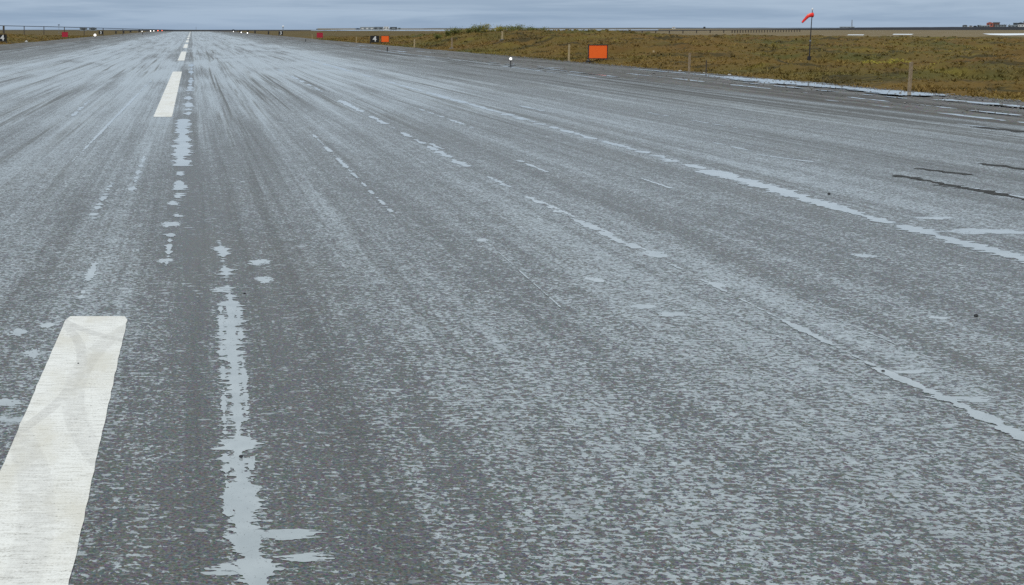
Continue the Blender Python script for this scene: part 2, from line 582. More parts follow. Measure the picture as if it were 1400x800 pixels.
def shoulder(name, xa, xb, sgn):
    ny = 700
    ys = Y0 + (Y1 - Y0) * np.linspace(0, 1, ny) ** 2.2
    xs = np.linspace(0, 1, 110) * (xb - xa)
    Xg, Yg = np.meshgrid(xs, ys, indexing='ij')
    rut = 0.09 * pn(Xg * 0.9, Yg * 0.012, 3) + 0.07 * pn(Xg * 2.3, Yg * 0.03, 4) + 0.04 * pn(Xg * 3.5, Yg * 0.5, 5)
    edge = sstep(0, 1.0, Xg)
    wob = 0.35 * pn(Xg * 0 + 3, Yg * 0.12, 8) + 0.12 * pn(Xg * 0 + 5, Yg * 0.9, 9)
    Z = -0.012 + (rut - 0.035 - 0.006 * Xg) * edge - 0.35 * sstep(xb - xa - 1.6, xb - xa, Xg + wob)
    V = np.stack([(xa + Xg) * sgn, Yg, Z], -1).reshape(-1, 3)
    if sgn < 0:
        V = V.reshape(110, ny, 3)[::-1].reshape(-1, 3)
    return tag(grid_obj(name, V, 110, ny, M['gravel']), kind='structure')


shoulder('gravel_shoulder', 22.1, 31.9, 1)
shoulder('gravel_shoulder', 22.3, 32.4, -1)

# ---- painted centre line: each dash a piece of the runway
PERIOD, DASH = 60.76, 36.5
SX0, SX1 = -1.125, -0.575


def dash(ya, yb, fine):
    n = 220 if fine else 40
    ys = np.linspace(ya, yb, n)
    amp = 0.010
    ml = SX0 + amp * pn(ys * 6, ys * 0, 21) + 0.006 * pn(ys * 25, ys * 0, 22)
    mr = SX1 + amp * pn(ys * 6, ys * 0, 23) + 0.006 * pn(ys * 25, ys * 0, 24)
    vs, fs = [], []
    for i, yy in enumerate(ys):
        e = min(yy - ya, yb - yy)
        c = 0.03 * max(0, 1 - e / 0.05) if fine else 0
        vs += [(ml[i] + c, yy, 0.0048), (mr[i] - c, yy, 0.0048)]
    for i in range(n - 1):
        fs.append((2 * i, 2 * i + 1, 2 * i + 3, 2 * i + 2))
    mesh_obj('centreline_stripe', vs, fs, M['paint'], runway)


k = 0
while True:
    yb = 10.60 + k * PERIOD
    if yb > Y1:
        break
    dash(max(yb - DASH, -20.0), yb, k < 2)
    k += 1

# ---- puddles: outlines follow seams and ruts, with teeth along the cross grooves


def march(F, xs, ys, z):
    """filled region F>0 as polygons"""
    nx, ny = F.shape
    vid, V, faces = {}, [], []

    def pt(key, px_, py_):
        if key not in vid:
            vid[key] = len(V)
            V.append((px_, py_, z))
        return vid[key]
    pos = F > 0
    s = pos[:-1, :-1].astype(int) + pos[1:, :-1] + pos[1:, 1:] + pos[:-1, 1:]
    full = s == 4
    for j in range(ny - 1):
        i = 0
        rowf = full[:, j]
        idx = np.flatnonzero(rowf)
        if len(idx):
            for run in np.split(idx, np.flatnonzero(np.diff(idx) > 1) + 1):
                a, b = run[0], run[-1] + 1
                faces.append((pt((a, j), xs[a], ys[j]), pt((b, j), xs[b], ys[j]), pt((b, j + 1), xs[b], ys[j + 1]), pt((a, j + 1), xs[a], ys[j + 1])))
    for i, j in zip(*np.nonzero((s > 0) & (s < 4))):
        c = [(i, j), (i + 1, j), (i + 1, j + 1), (i, j + 1)]
        poly = []
        for q in range(4):
            a, b = c[q], c[(q + 1) % 4]
            fa, fb = F[a], F[b]
            if fa > 0:
                poly.append(pt(a, xs[a[0]], ys[a[1]]))
            if (fa > 0) != (fb > 0):
                tt = fa / (fa - fb)
                key = (min(a, b), max(a, b))
                poly.append(pt(key, xs[a[0]] + (xs[b[0]] - xs[a[0]]) * tt, ys[a[1]] + (ys[b[1]] - ys[a[1]]) * tt))
        if len(set(poly)) >= 3:
            faces.append(tuple(poly))
    return V, faces


def puddle(x0, y0, x1, y1, hw, teeth=0.8, gap=0.0, seed=0, rx=None, z=0.0075, sag=0.0, lf=0.5):
    """a strip of water from (x0,y0) to (x1,y1); gap>0 breaks it up"""
    ymid = (y0 + y1) / 2
    d = max(4.0, min(abs(y0), abs(y1)) * 0.7 + ymid * 0.3)
    if rx is None:
        rx = max(0.010, d * 0.0011)
    dist = math.hypot(abs(x0), d)
    ry = max(0.010, dist * dist * 0.00015)
    fy = min(1.0, 0.06 / ry)
    mar = hw * (2.4 + 1.6 * teeth) + 0.05
    lo, hi = min(x0, x1) - mar, max(x0, x1) + mar
    nx = int(min(260, max(10, (hi - lo) / rx)))
    ny = int(min(1500, max(14, (y1 - y0 + 2 * hw) / ry)))
    xs, ys = np.linspace(lo, hi, nx), np.linspace(y0 - hw, y1 + hw, ny)
    X, Y = np.meshgrid(xs, ys, indexing='ij')
    tt = np.clip((Y - y0) / max(1e-6, y1 - y0), 0, 1)
    L = y1 - y0
    xc = x0 + (x1 - x0) * tt + 0.35 * hw * pn(Y * 1.1, Y * 0, seed + 1) + sag * np.sin(tt * math.pi)
    env = np.clip(np.minimum(Y - y0 + hw, y1 + hw - Y) / (hw * 0.7 + 0.02 * L), 0, 1) ** 0.6
    wv = hw * env * (1 + 0.9 * pn(Y * lf + 3, Y * 0, seed + 2) + 0.7 * pn(Y * 2.6, Y * 0, seed + 3))
    if gap > 0:
        wv = wv - hw * 1.9 * gap * sstep(-0.12, 0.22, pn(Y * max(0.2, 2.5 / max(1.0, L * 0.25)), Y * 0, seed + 4))
    comb = pn(X * 2.2, Y * 9.0 * fy, seed + 5) * 0.9 + pn(X * 4.5, Y * 21.0 * fy, seed + 6) * 0.8 + pn(X * 9, Y * 48.0 * fy, seed + 8) * 0.5
    fine = pn(X * 30, Y * 52, seed + 7) + 0.6 * pn(X * 70, Y * 90, seed + 10)
    blobs = 0.55 * pn(X * 3.0, Y * 3.4, seed + 9)
    ragged = 0.55 + 1.6 * np.clip(pn(X * 0 + 2, Y * 1.3, seed + 11) + 0.25, 0, 1)
    Fv = wv - np.abs(X - xc) + hw * (teeth * comb * 1.25 * ragged + 0.45 * fine + blobs)
    if gap < 0.2:
        Fv = np.maximum(Fv, wv * 0.5 - np.abs(X - xc) + hw * 0.25 * fine)
    Fv[env <= 0] = -1
    Fv[0, :] = Fv[-1, :] = -1
    Fv[:, 0] = Fv[:, -1] = -1
    V, fs = march(Fv, xs, ys, z)
    if len(fs) < 2:
        return None
    return tag(mesh_obj('puddle', V, fs, M['puddle']), kind='structure')


def pool(xc, yc, ax, ay, teeth=0.5, seed=0, z=0.004):
    """a small pool, wide across the runway"""
    nx, ny = 90, 70
    xs, ys = np.linspace(xc - ax * 1.5, xc + ax * 1.5, nx), np.linspace(yc - ay * 1.6, yc + ay * 1.6, ny)
    X, Y = np.meshgrid(xs, ys, indexing='ij')
    yw = yc + 0.5 * ay * pn(X * 0.8 / ax, X * 0, seed)
    Fv = 1 - ((X - xc) / ax) ** 2 - ((Y - yw) / ay) ** 2 + teeth * (1.4 * pn(X * 1.2 / ax, Y * 2.2 / ay, seed + 1) + 0.9 * pn(X * 4 / ax, Y * 5 / ay, seed + 2) + 0.6 * pn(X * 28, Y * 50, seed + 3))
    Fv[0, :] = Fv[-1, :] = -1
    Fv[:, 0] = Fv[:, -1] = -1
    V, fs = march(Fv, xs, ys, z)
    if len(fs) > 2:
        tag(mesh_obj('puddle', V, fs, M['puddle']), kind='structure')


PUD = [
    # beside the centre line
    (0.30, 4.39, 0.30, 6.00, 0.080, 1.1, 0), (0.27, 5.78, 0.37, 11.50, 0.070, 1.25, 0.12), (0.34, 6.2, 0.44, 11.2, 0.022, 1.6, 0.7), (0.19, 6.0, 0.27, 11.0, 0.020, 1.6, 0.7), (0.37, 11.60, 0.34, 14.51, 0.060, 1.2, 0.45),
    
    (-0.28, 12.85, -0.26, 14.98, 0.037, 1.5, 0.7), (-0.20, 16.22, -0.20, 22.18, 0.081, 1.2, 0.7),
    (-0.20, 22.48, -0.22, 27.02, 0.192, 0.5, 0.12), (-0.22, 27.22, -0.23, 33.98, 0.185, 0.45, 0.05), (-0.09, 34.87, -0.13, 48.98, 0.141, 0.9, 0.55),
    (-0.07, 49.02, 0.02, 91.48, 0.126, 0.7, 0.45), 
    # left of the stripe
    
    (-1.07, 11.29, -1.07, 13.31, 0.037, 1.5, 0.6),
    (-1.37, 15.97, -1.34, 20.03, 0.044, 1.5, 0.75), (-0.96, 18.73, -0.96, 24.28, 0.052, 1.5, 0.75),
    (-2.33, 23.00, -2.11, 47.87, 0.037, 0.5, 0.05), (-2.11, 48.88, -1.98, 60.06, 0.044, 0.6, 0.5),
    # seam at 6.7 m
    (5.33, 6.62, 5.30, 8.37, 0.060, 1.5, 0), (5.27, 8.91, 5.29, 13.3, 0.026, 1.1, 0.5), (5.33, 13.8, 5.2, 21.0, 0.036, 1.5, 0.75),
    
    (5.25, 13.95, 5.20, 17.25, 0.056, 0.9, 0.6), (5.20, 17.55, 5.16, 20.66, 0.070, 0.9, 0.7), (5.16, 20.66, 5.24, 27.77, 0.085, 0.9, 0.8),
    (5.24, 27.77, 5.35, 43.99, 0.09, 0.9, 0.8), (5.35, 43.99, 5.46, 79.40, 0.10, 0.8, 0.8),
    # the long seam at 12 m
    (9.39, 11.53, 9.37, 15.51, 0.13, 1.0, 0.1), (9.33, 15.84, 9.39, 17.90, 0.165, 1.0, 0.1), (9.40, 17.80, 9.45, 21.67, 0.18, 1.0, 0.12),
    (9.46, 21.88, 9.48, 27.64, 0.13, 1.0, 0.45), (9.48, 27.64, 9.52, 36.25, 0.12, 1.0, 0.55), (9.52, 36.25, 9.54, 58.47, 0.13, 0.8, 0.4),
    (9.54, 58.47, 9.62, 96.89, 0.148, 0.5, 0.5), 
    # scattered
    
    
    (7.80, 19.22, 7.80, 20.54, 0.044, 0.7, 0.1), (2.83, 16.72, 2.89, 21.40, 0.033, 0.9, 0.5), (2.89, 21.40, 2.97, 29.52, 0.044, 0.9, 0.45),
    (5.39, 25.43, 5.39, 26.85, 0.059, 0.9, 0.2), 
    (12.18, 22.80, 11.62, 24.50, 0.052, 0.8, 0.2), (11.88, 25.06, 11.88, 27.08, 0.044, 0.9, 0.3), (12.86, 17.23, 12.75, 19.29, 0.044, 0.5, 0.1), (11.05, 37.11, 11.05, 40.14, 0.089, 0.8, 0.3),
    (7.35, 30.98, 7.35, 39.06, 0.059, 0.9, 0.6), (6.44, 21.38, 6.44, 23.40, 0.037, 0.9, 0.4), (14.22, 30.82, 14.07, 36.79, 0.059, 0.8, 0.5),
    (-3.53, 34.95, -3.68, 42.94, 0.059, 0.9, 0.5),
    (5.81, 9.66, 5.77, 10.5, 0.009, 0.5, 0.1), (3.44, 10.9, 3.57, 13.7, 0.008, 0.6, 0.2), (5.30, 8.35, 5.25, 8.95, 0.040, 0.9, 0.0),
    # along the edge lights and the shoulder ruts
    (21.4, 84.0, 21.7, 164.97, 0.13, 0.5, 0.35), (20.94, 29.56, 20.87, 32.55, 0.074, 0.7, 0.1), (21.2, 62.0, 21.3, 84.0, 0.12, 0.6, 0.4),
    (28.3, 38.0, 28.0, 44.43, 0.28, 0.8, 0.1), (29.1, 47.5, 29.0, 65.0, 0.95, 0.6, 0.0), (29.2, 66.0, 28.8, 78.0, 0.25, 0.9, 0.5),
    (27.0, 44.0, 26.9, 60.0, 0.13, 0.9, 0.6), (25.2, 36.0, 25.5, 70.0, 0.12, 0.9, 0.6), (23.4, 30.0, 23.5, 52.0, 0.12, 0.9, 0.6), (24.2, 78.0, 24.3, 92.0, 0.30, 0.8, 0.4),
    (23.2, 60.0, 23.3, 110.0, 0.14, 0.8, 0.6), (26.2, 120.0, 26.0, 190.0, 0.25, 0.7, 0.6), (23.8, 130.0, 23.8, 230.0, 0.3, 0.6, 0.6),
]
for i, q in enumerate(PUD):
    on_sh = q[0] > 22.3
    puddle(*q, seed=40 + i * 9, z=(-0.048 if on_sh else 0.0024) + (i % 9) * 0.0002, lf=0.15 if q[3] - q[1] > 12 else 0.5)

for i, q in enumerate((
        (5.34, 13.6, 0.15, 0.20), (5.34, 11.95, 0.10, 0.12), (5.29, 10.17, 0.07, 0.08), (4.23, 10.99, 0.14, 0.10), (4.38, 10.68, 0.13, 0.09), (4.18, 12.2, 0.10, 0.12),
        (6.72, 10.55, 0.09, 0.07), (7.70, 13.5, 0.12, 0.12), (10.2, 16.2, 0.25, 0.12), (0.75, 13.1, 0.12, 0.16), (0.75, 12.2, 0.09, 0.15), (-0.29, 15.7, 0.12, 0.22),
        (-1.28, 9.38, 0.06, 0.13), (-1.49, 10.05, 0.08, 0.12), (-1.27, 10.3, 0.06, 0.10), (-1.30, 8.12, 0.12, 0.08), (-1.20, 7.75, 0.10, 0.06), 
         (10.2, 15.1, 0.50, 0.22), (0.47, 5.95, 0.20, 0.06), (0.56, 5.68, 0.12, 0.05),
        (0.22, 5.55, 0.16, 0.06), (5.46, 8.87, 0.15, 0.05), (5.48, 8.2, 0.18, 0.06), (0.30, 11.7, 0.10, 0.12), (8.4, 11.6, 0.10, 0.06), (3.58, 14.5, 0.08, 0.10),
        (-0.3, 13.2, 0.09, 0.12), (-0.27, 17.6, 0.10, 0.2))):
    pool(*q, teeth=0.95, seed=900 + i * 7, z=0.0012 + (i % 5) * 0.0002)

# ---- dark dry streaks of patching on the right
for i, (xa, ya, xb, yb, hw) in enumerate(((12.78, 16.6, 12.50, 20.9, 0.16), (13.81, 21.0, 13.50, 22.0, 0.10), (15.60, 20.5, 15.20, 22.8, 0.15), (20.94, 29.0, 20.75, 31.4, 0.17))):
    o = puddle(xa, ya, xb, yb, hw, 1.0, 0.0, seed=700 + i * 13, z=0.0040)
    if o:
        o.name = 'asphalt_patch'
        o.data.materials[0] = M['patch']
        o.parent = runway
        del o['kind']

# ---------------------------------------------------------------- tundra on both sides


def rise(x, y):
    r = np.hypot(x, y)
    az = np.degrees(np.arctan2(x, y))
    a = np.interp(az, [-30, -9, -5.5, -2, 6, 9, 11.2, 12.6, 16, 18, 21, 25, 30, 60, 90], [2.0, 2.0, 1.7, 0.0, 0.1, 0.3, 1.3, 1.8, 1.75, 1.5, 1.1, 0.7, 0.5, 0.5, 0.5])
    rr = np.where(x < 0, r - 110, r)
    return a * sstep(60, 185, rr) * (1 - 0.75 * sstep(205, 300, r)) * (1 - sstep(290, 430, r))


def height(x, y):
    x, y = np.asarray(x, float), np.asarray(y, float)
    wob = 0.55 * pn(x * 0, y / 4.0, 37) + 0.35 * pn(x * 0, y / 1.1, 38)
    d = np.where(x > 0, x - 30.9 - wob, -31.6 - x - wob)
    r = np.hypot(x, y)
    amp = sstep(0, 10, d) * (1 - sstep(300, 430, r))
    h = 0.9 * pn(x / 17, y / 17, 31) + 1.0 * (0.26 - np.abs(pn(x / 7.5, y / 7.5, 32))) + 0.5 * (0.25 - np.abs(pn(x / 2.6, y / 2.6, 33)))
    h = h + 0.10 * pn(x / 0.8, y / 0.8, 34)
    e = 0.10 * pn(x / 1.3, y / 1.3, 35) + 0.05 * pn(x / 0.4, y / 0.4, 36)
    zz = -0.42 + 0.25 * sstep(0.2, 3.0, d) + e * sstep(0, 1.5, d) * (1 - sstep(300, 430, r)) + h * amp * 1.2 + rise(x, y) * sstep(1.0, 16, d) + 0.12 * sstep(4, 20, d)
    return np.where(d < 0, -0.40, zz)


def tundra(az0, az1, na, nr, x_edge, rmax):
    az = np.radians(np.linspace(az0, az1, na))
    rmin = np.minimum(x_edge / np.maximum(np.abs(np.sin(az)), 1e-3), rmax * 0.9)
    tt = np.linspace(0, 1, nr)
    r = rmin[:, None] * (rmax / rmin[:, None]) ** tt[None, :]
    X, Y = r * np.sin(az)[:, None], r * np.cos(az)[:, None]
    Z = height(X, Y)
    Z[:, -1] = -0.6
    V = np.stack([X, Y, Z], -1)
    if True:
        V = V[::-1]
    return tag(grid_obj('tundra', V.reshape(-1, 3), na, nr, M['tundra']), kind='structure')


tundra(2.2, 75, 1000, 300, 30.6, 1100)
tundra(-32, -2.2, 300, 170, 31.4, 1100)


# ---- grass tufts
def tufts(n, azr, x_edge, rcap, lo, hi, mat, name, seed, pw=1.1):
    g = np.random.default_rng(seed)
    az = np.radians(g.uniform(*azr, n))
    rmin = (x_edge + 0.2) / np.abs(np.sin(az))
    ok = rmin < rcap
    az, rmin = az[ok], rmin[ok]
    r = rmin * (rcap / rmin) ** (g.random(len(az)) ** pw)
    x, y = r * np.sin(az), r * np.cos(az)
    keep = (pn(x / 3.5, y / 3.5, 71) + 0.35 * g.random(len(x))) > -0.12
    x, y, r = x[keep], y[keep], r[keep]
    z = height(x, y)
    nb = 6
    n = len(x)
    size = g.uniform(lo, hi, n) * (0.7 + 0.6 * (pn(x / 5, y / 5, 72) > 0)) * (0.8 + r / 260)
    V = np.zeros((n, nb, 3, 3), np.float32)
    for b in range(nb):
        th_ = g.uniform(0, 2 * np.pi, n)
        off = g.uniform(0, 0.22, n) * size / 0.25
        bx, by = x + np.cos(th_) * off, y + np.sin(th_) * off
        wd = g.uniform(0.03, 0.06, n) * (0.7 + r / 110)
        ph = g.uniform(0, 2 * np.pi, n)
        lean = g.uniform(0.3, 1.2, n) * size
        V[:, b, 0] = np.stack([bx - np.cos(ph) * wd, by - np.sin(ph) * wd, z - 0.05], -1)
        V[:, b, 1] = np.stack([bx + np.cos(ph) * wd, by + np.sin(ph) * wd, z - 0.05], -1)
        V[:, b, 2] = np.stack([bx + np.cos(th_) * lean, by + np.sin(th_) * lean, z + size * g.uniform(0.5, 1.0, n)], -1)
    V = V.reshape(-1, 3)
    me = bpy.data.meshes.new(name)
    raw_mesh(me, V, np.arange(len(V)), 3, len(V) // 3)
    me.materials.append(mat)
    o = bpy.data.objects.new(name, me)
    col.objects.link(o)
    return o


tag(tufts(26000, (5.5, 42), 30.6, 300, 0.05, 0.13, M['blades'], 'tundra_grass', 5), 'brown and olive tundra grass right of the runway', 'grass', kind='stuff')
tag(tufts(7000, (-16, -4.5), 31.4, 420, 0.05, 0.13, M['blades'], 'tundra_grass', 6), 'brown and olive tundra grass left of the runway', 'grass', kind='stuff')

tag(tufts(9000, (9, 42), 30.4, 200, 0.07, 0.20, M['blades'], 'verge_grass', 8, 9.0), 'ragged grass tufts creeping over the right gravel edge', 'grass', kind='stuff')

# ---- loose stones at the shoulder edge (uncountable)
g = np.random.default_rng(17)
V, Fq = [], []
for i in range(5200):
    yy = 35 + 90 * g.random() ** 1.6
    xx = 30.6 + g.normal(0, 0.5) if g.random() < 0.7 else g.uniform(24.5, 31)
    s = g.uniform(0.015, 0.05) * (1.8 if g.random() < 0.06 else 1)
    zz = -0.05 if xx < 30.4 else -0.18
    o6 = len(V)
    for dx_, dy_, dz_ in ((1, 0, 0), (-1, 0, 0), (0, 1, 0), (0, -1, 0), (0, 0, 0.8), (0, 0, -0.8)):
        q = g.uniform(0.6, 1.3) * s
        V.append((xx + dx_ * q, yy + dy_ * q, zz + dz_ * q))
    Fq += [(o6 + a, o6 + b, o6 + c) for a, b, c in ((0, 2, 4), (2, 1, 4), (1, 3, 4), (3, 0, 4), (2, 0, 5), (1, 2, 5), (3, 1, 5), (0, 3, 5))]
M['gravel_stone'] = plain('gravel_stone', (0.15, 0.145, 0.135), 0.8, var=0.5, scale=6.0)
tag(mesh_obj('loose_gravel', V, Fq, M['gravel_stone']), 'loose gravel along the edge of the tundra', 'gravel', kind='stuff')

# ---------------------------------------------------------------- shrubs


def shrub(px, dist, hgt_, wid, mat, label, group, seed, n=650):
    g = random.Random(seed)
    p = at(px, 40, dist)
    p.z = float(height(p.x, p.y)) - 0.05
    hgt_, wid = hgt_ * 0.95, wid * 0.95
    root = empty('willow_shrub', p)
    lobes = []
    ns = max(4, int(wid * 3))
    for s_ in range(ns):
        a, l = g.uniform(0, 6.28), g.uniform(0.15, 0.5) * wid
        top = (math.cos(a) * l, math.sin(a) * l, hgt_ * g.uniform(0.55, 1.0))
        lobes.append(top)
        mb = MB()
        mb.tube([(math.cos(a) * 0.05, math.sin(a) * 0.05, -0.1), (top[0] * 0.5, top[1] * 0.5, top[2] * 0.55), top], [0.022, 0.015, 0.006], 5)
        mb.build('stem', M['stem'], root)
    vs, fs = [], []
    for i in range(n):
        L = g.choice(lobes)
        k_ = g.uniform(0.25, 1.05)
        sp = 0.20 * wid * (0.55 + 0.45 * hgt_)
        c = Vector((L[0] * k_ + g.gauss(0, sp * 0.5), L[1] * k_ + g.gauss(0, sp * 0.5), max(0.03, L[2] * k_ + g.gauss(0, 0.12 * hgt_))))
        u = Vector((g.gauss(0, 1), g.gauss(0, 1), g.gauss(0, 1))).normalized()
        v = u.orthogonal().normalized()
        s2 = g.uniform(0.05, 0.10) * (0.8 + 0.3 * wid / 2)
        o4 = len(vs)
        vs += [tuple(c + u * s2), tuple(c + v * s2 * 0.55), tuple(c - u * s2), tuple(c - v * s2 * 0.55)]
        fs.append((o4, o4 + 1, o4 + 2, o4 + 3))
    mesh_obj('crown', vs, fs, mat, root)
    return tag(root, label, 'shrub', group)


SH = [
    (598, 190, 0.75, 2.2, 'leaf_dark', 'leftmost low dark green willow shrub on the rise, nearest the blue shore line'),
    (612, 192, 1.2, 1.8, 'leaf_dark', 'upright dark green shrub second from the left on the rise'),
    (623, 194, 1.12, 2.70, 'leaf_dark', 'small rounded green shrub third from the left on the rise'),
    (641, 192, 1.25, 1.62, 'leaf_dark', 'slim lone dark shrub left of the ragged shrubs on the rise'),
    (654, 190, 1.25, 2.97, 'leaf_dark', 'broad green shrub at the left end of the ragged clump'),
    (663, 192, 1.56, 2.29, 'leaf_yellow', 'ragged yellow-green shrub in the middle of the rise'),
    (671, 196, 1.00, 1.35, 'leaf_dark', 'thin sparse shrub right of the ragged yellow-green one'),
    (683, 192, 1.06, 3.24, 'leaf_yellow', 'low yellow-green shrub at the left end of the long green hump'),
    (694, 190, 1.31, 3.51, 'leaf_dark', 'wide dark green shrub at the centre of the long hump'),
    (703, 192, 1.31, 3.24, 'leaf_dark', 'dense green shrub right of the hump centre'),
    (710, 193, 1.62, 1.89, 'leaf_dark', 'tall dark shrub tip at the right end of the long hump'),
    (721, 192, 0.88, 1.89, 'leaf_dark', 'small sparse shrub just right of the long hump'),
    (727, 194, 1.44, 1.62, 'leaf_dark', 'thin upright shrub second from the right on the rise'),
    (735, 191, 1.06, 2.97, 'leaf_dark', 'rightmost rounded green shrub on the rise'),
]
for i, (px, dd, hh, ww, mt, lb) in enumerate(SH):
    shrub(px, dd, hh, ww, M[mt], lb, 'willow shrubs on the rise', 100 + i)
for i, (px, dd, hh, ww, lb) in enumerate((
        (1222, 88, 0.55, 3.6, 'low bright yellow-green mat of shrub left of the tall wooden post'),
        (1203, 90, 0.40, 2.4, 'small ochre yellow shrub left of the bright yellow-green mat'),
        (1255, 84, 0.42, 2.8, 'low yellow shrub just right of the tall wooden post'),
        (1288, 80, 0.30, 2.0, 'flat yellowish shrub in the grass near the right edge'))):
    shrub(px, dd, hh, ww, M['leaf_yellow'], lb, 'yellow shrubs by the tall post', 200 + i, 700)

# ---------------------------------------------------------------- signs


def glyph(ch, size, mat, parent, loc, rz):
    cu = bpy.data.curves.new('numeral', 'FONT')
    cu.body = ch
    cu.size = size
    cu.extrude = 0.01
    cu.offset = 0.035
    cu.align_x, cu.align_y = 'CENTER', 'CENTER'
    to = bpy.data.objects.new('numeral', cu)
    col.objects.link(to)
    dg = bpy.context.evaluated_depsgraph_get()
    me = bpy.data.meshes.new_from_object(to.evaluated_get(dg))
    bpy.data.objects.remove(to)
    me.materials.clear()
    me.materials.append(mat)
    o = bpy.data.objects.new('numeral', me)
    col.objects.link(o)
    o.parent = parent
    o.location = loc
    o.rotation_euler = (R(90), 0, rz)
    return o


def sign(name, X, Y, face, label, wd=2.25, ht=1.55, low=0.30, text=None, group=None, border='steel_dark', z=None):
    zz = (float(height(X, Y)) if abs(X) > 31.5 else -0.12) if z is None else z
    zz = max(zz, -0.15)
    root = empty(name, (X, Y, zz), math.atan2(-X, Y) * 0.25)
    MB().box((0, 0, low + ht / 2), (wd, 0.10, ht), 0, 0.02).build('panel', M[face], root)
    b = 0.05
    fr = MB()
    fr.box((0, -0.002, low + ht + b / 2), (wd + 2 * b, 0.16, b)).box((0, -0.002, low - b / 2), (wd + 2 * b, 0.16, b))
    fr.box((-wd / 2 - b / 2, -0.002, low + ht / 2), (b, 0.16, ht - 0.004)).box((wd / 2 + b / 2, -0.002, low + ht / 2), (b, 0.16, ht - 0.004))
    fr.build('frame', M[border], root)
    for s_ in (-1, 1):
        lg = MB()
        lg.box((s_ * (wd / 2 - 0.02), 0.13, (low + ht * 0.9) / 2 - 0.1), (0.09, 0.09, low + ht * 0.9 + 0.2))
        lg.build('leg', M['steel'], root)
        MB().box((s_ * (wd / 2 - 0.02), 0.13, 0.02), (0.34, 0.34, 0.10), 0, 0.03).build('foot_plate', M['steel_dark'], root)
    if text:
        glyph(text, ht * 1.15, M['white'], root, (0, -0.075, low + ht * 0.5), 0)
    return tag(root, label, 'sign', group)


sign('marker_sign', 33.2, 97.6, 'orange', 'large bright orange board sign on two legs, nearest of all signs', 1.46, 1.05, 0.28, group='signs beside the runway')
sign('distance_sign', 33.25, 217.2, 'black', 'black board with a white 4 beside an orange board', 1.5, 1.12, 0.15, '4', 'signs beside the runway', 'black')
sign('marker_sign', 35.1, 216.9, 'orange', 'small orange board standing right of the black 4 board', 1.36, 1.10, 0.15, group='signs beside the runway')
sign('marker_sign', 33.6, 313.4, 'red', 'crimson board right of the runway, left of the 4 sign', 1.5, 1.2, 0.2, group='signs beside the runway', border='red')
sign('distance_sign', 32.8, 440.0, 'black', 'small black board with white mark under the white dome', 1.5, 1.35, 0.2, '3', 'signs beside the runway', 'black')
sign('distance_sign', -34.25, 216.3, 'black', 'black board with a white 4 cut by the left edge', 1.5, 1.2, 0.2, '4', 'signs beside the runway', 'black', z=0.0)
sign('marker_sign', -33.5, 316.0, 'red', 'crimson board left of the runway below the pipeline', 1.5, 1.2, 0.3, group='signs beside the runway', border='red', z=0.0)
sign('distance_sign', -33.8, 445.0, 'black', 'small dark board with white mark left of the runway', 1.5, 1.15, 0.3, '3', 'signs beside the runway', 'black', z=0.0)

# ---------------------------------------------------------------- runway edge lights


def edge_light(X, Y, label, lens='lens', hgt_=0.72, rad=0.125, z=0.0):
    root = empty('runway_light', (X, Y, z))
    MB().lathe([(0.16, -0.02), (0.16, 0.02), (0.05, 0.05)], n=12).build('base_plate', M['steel_dark'], root)
    MB().lathe([(0.030, 0.03), (0.030, hgt_ * 0.62), (0.055, hgt_ * 0.66), (0.055, hgt_ * 0.70)], n=10).build('stake', M['steel_dark'], root)
    MB().lathe([(0.05, hgt_ * 0.70), (0.10, hgt_ * 0.74), (0.105, hgt_ * 0.77), (0.06, hgt_ * 0.78)], n=12).build('collar', M['steel_dark'], root)
    prof = [(0.06, hgt_ * 0.78)] + [(rad * math.sin(a), hgt_ * 0.78 + rad * 0.9 - rad * 0.95 * math.cos(a)) for a in (0.7, 1.1, 1.5, 1.9, 2.3, 2.7, 3.0)]
    MB().lathe(prof, n=14).build('lens', M[lens], root, smooth=True)
    return tag(root, label, 'runway light', 'runway edge lights')


edge_light(21.6, 80.8, 'white globe light on a black stake, nearest on the right edge', 'lens', 0.56, 0.095)
for X, Y, lb, hh in ((22.15, 135.2, 'short black stake between the near white light and orange 4 signs', 0.44), (21.85, 229.0, 'short black stake left of the crimson sign on the right edge', 0.44)):
    root = empty('marker_stake', (X, Y, 0))
    MB().lathe([(0.14, -0.02), (0.14, 0.03), (0.05, 0.06)], n=10).build('base_plate', M['steel_dark'], root)
    MB().lathe([(0.065, 0.05), (0.065, hh * 0.85), (0.085, hh * 0.87), (0.08, hh), (0.02, hh + 0.03)], n=10).build('stake', M['steel_dark'], root)
    tag(root, lb, 'stake', 'runway edge stakes')
for X, Y, lb, kind, rr in (
        (21.85, 468.0, 'far white light, nearest of the bright dots right of the runway end', 'lens_far', 0.24),
        (21.9, 528.0, 'far white light, second of the bright dots right of the runway end', 'lens_far', 0.24),
        (22.0, 629.0, 'faintest far light at the right side of the runway end', 'lens', 0.26),
        (-25.3, 313.0, 'bright white light on the left edge below the small dark sign', 'lens_far', 0.32),
        (-26.6, 646.0, 'far white light, nearest of the dots left of the runway end', 'lens_far', 0.34),
        (-25.0, 729.0, 'far white light, second of the dots left of the runway end', 'lens_far', 0.34),
        (-24.8, 784.0, 'far white light, third of the dots left of the runway end', 'lens_far', 0.30),
        (-23.8, 845.0, 'far red light among the dots left of the runway end', 'lens_red', 0.34),
        (-21.7, 876.0, 'last pale red light at the left of the runway end', 'lens_red', 0.28)):
    edge_light(X, Y, lb, kind, 0.6, rr)

# ---------------------------------------------------------------- posts in the tundra


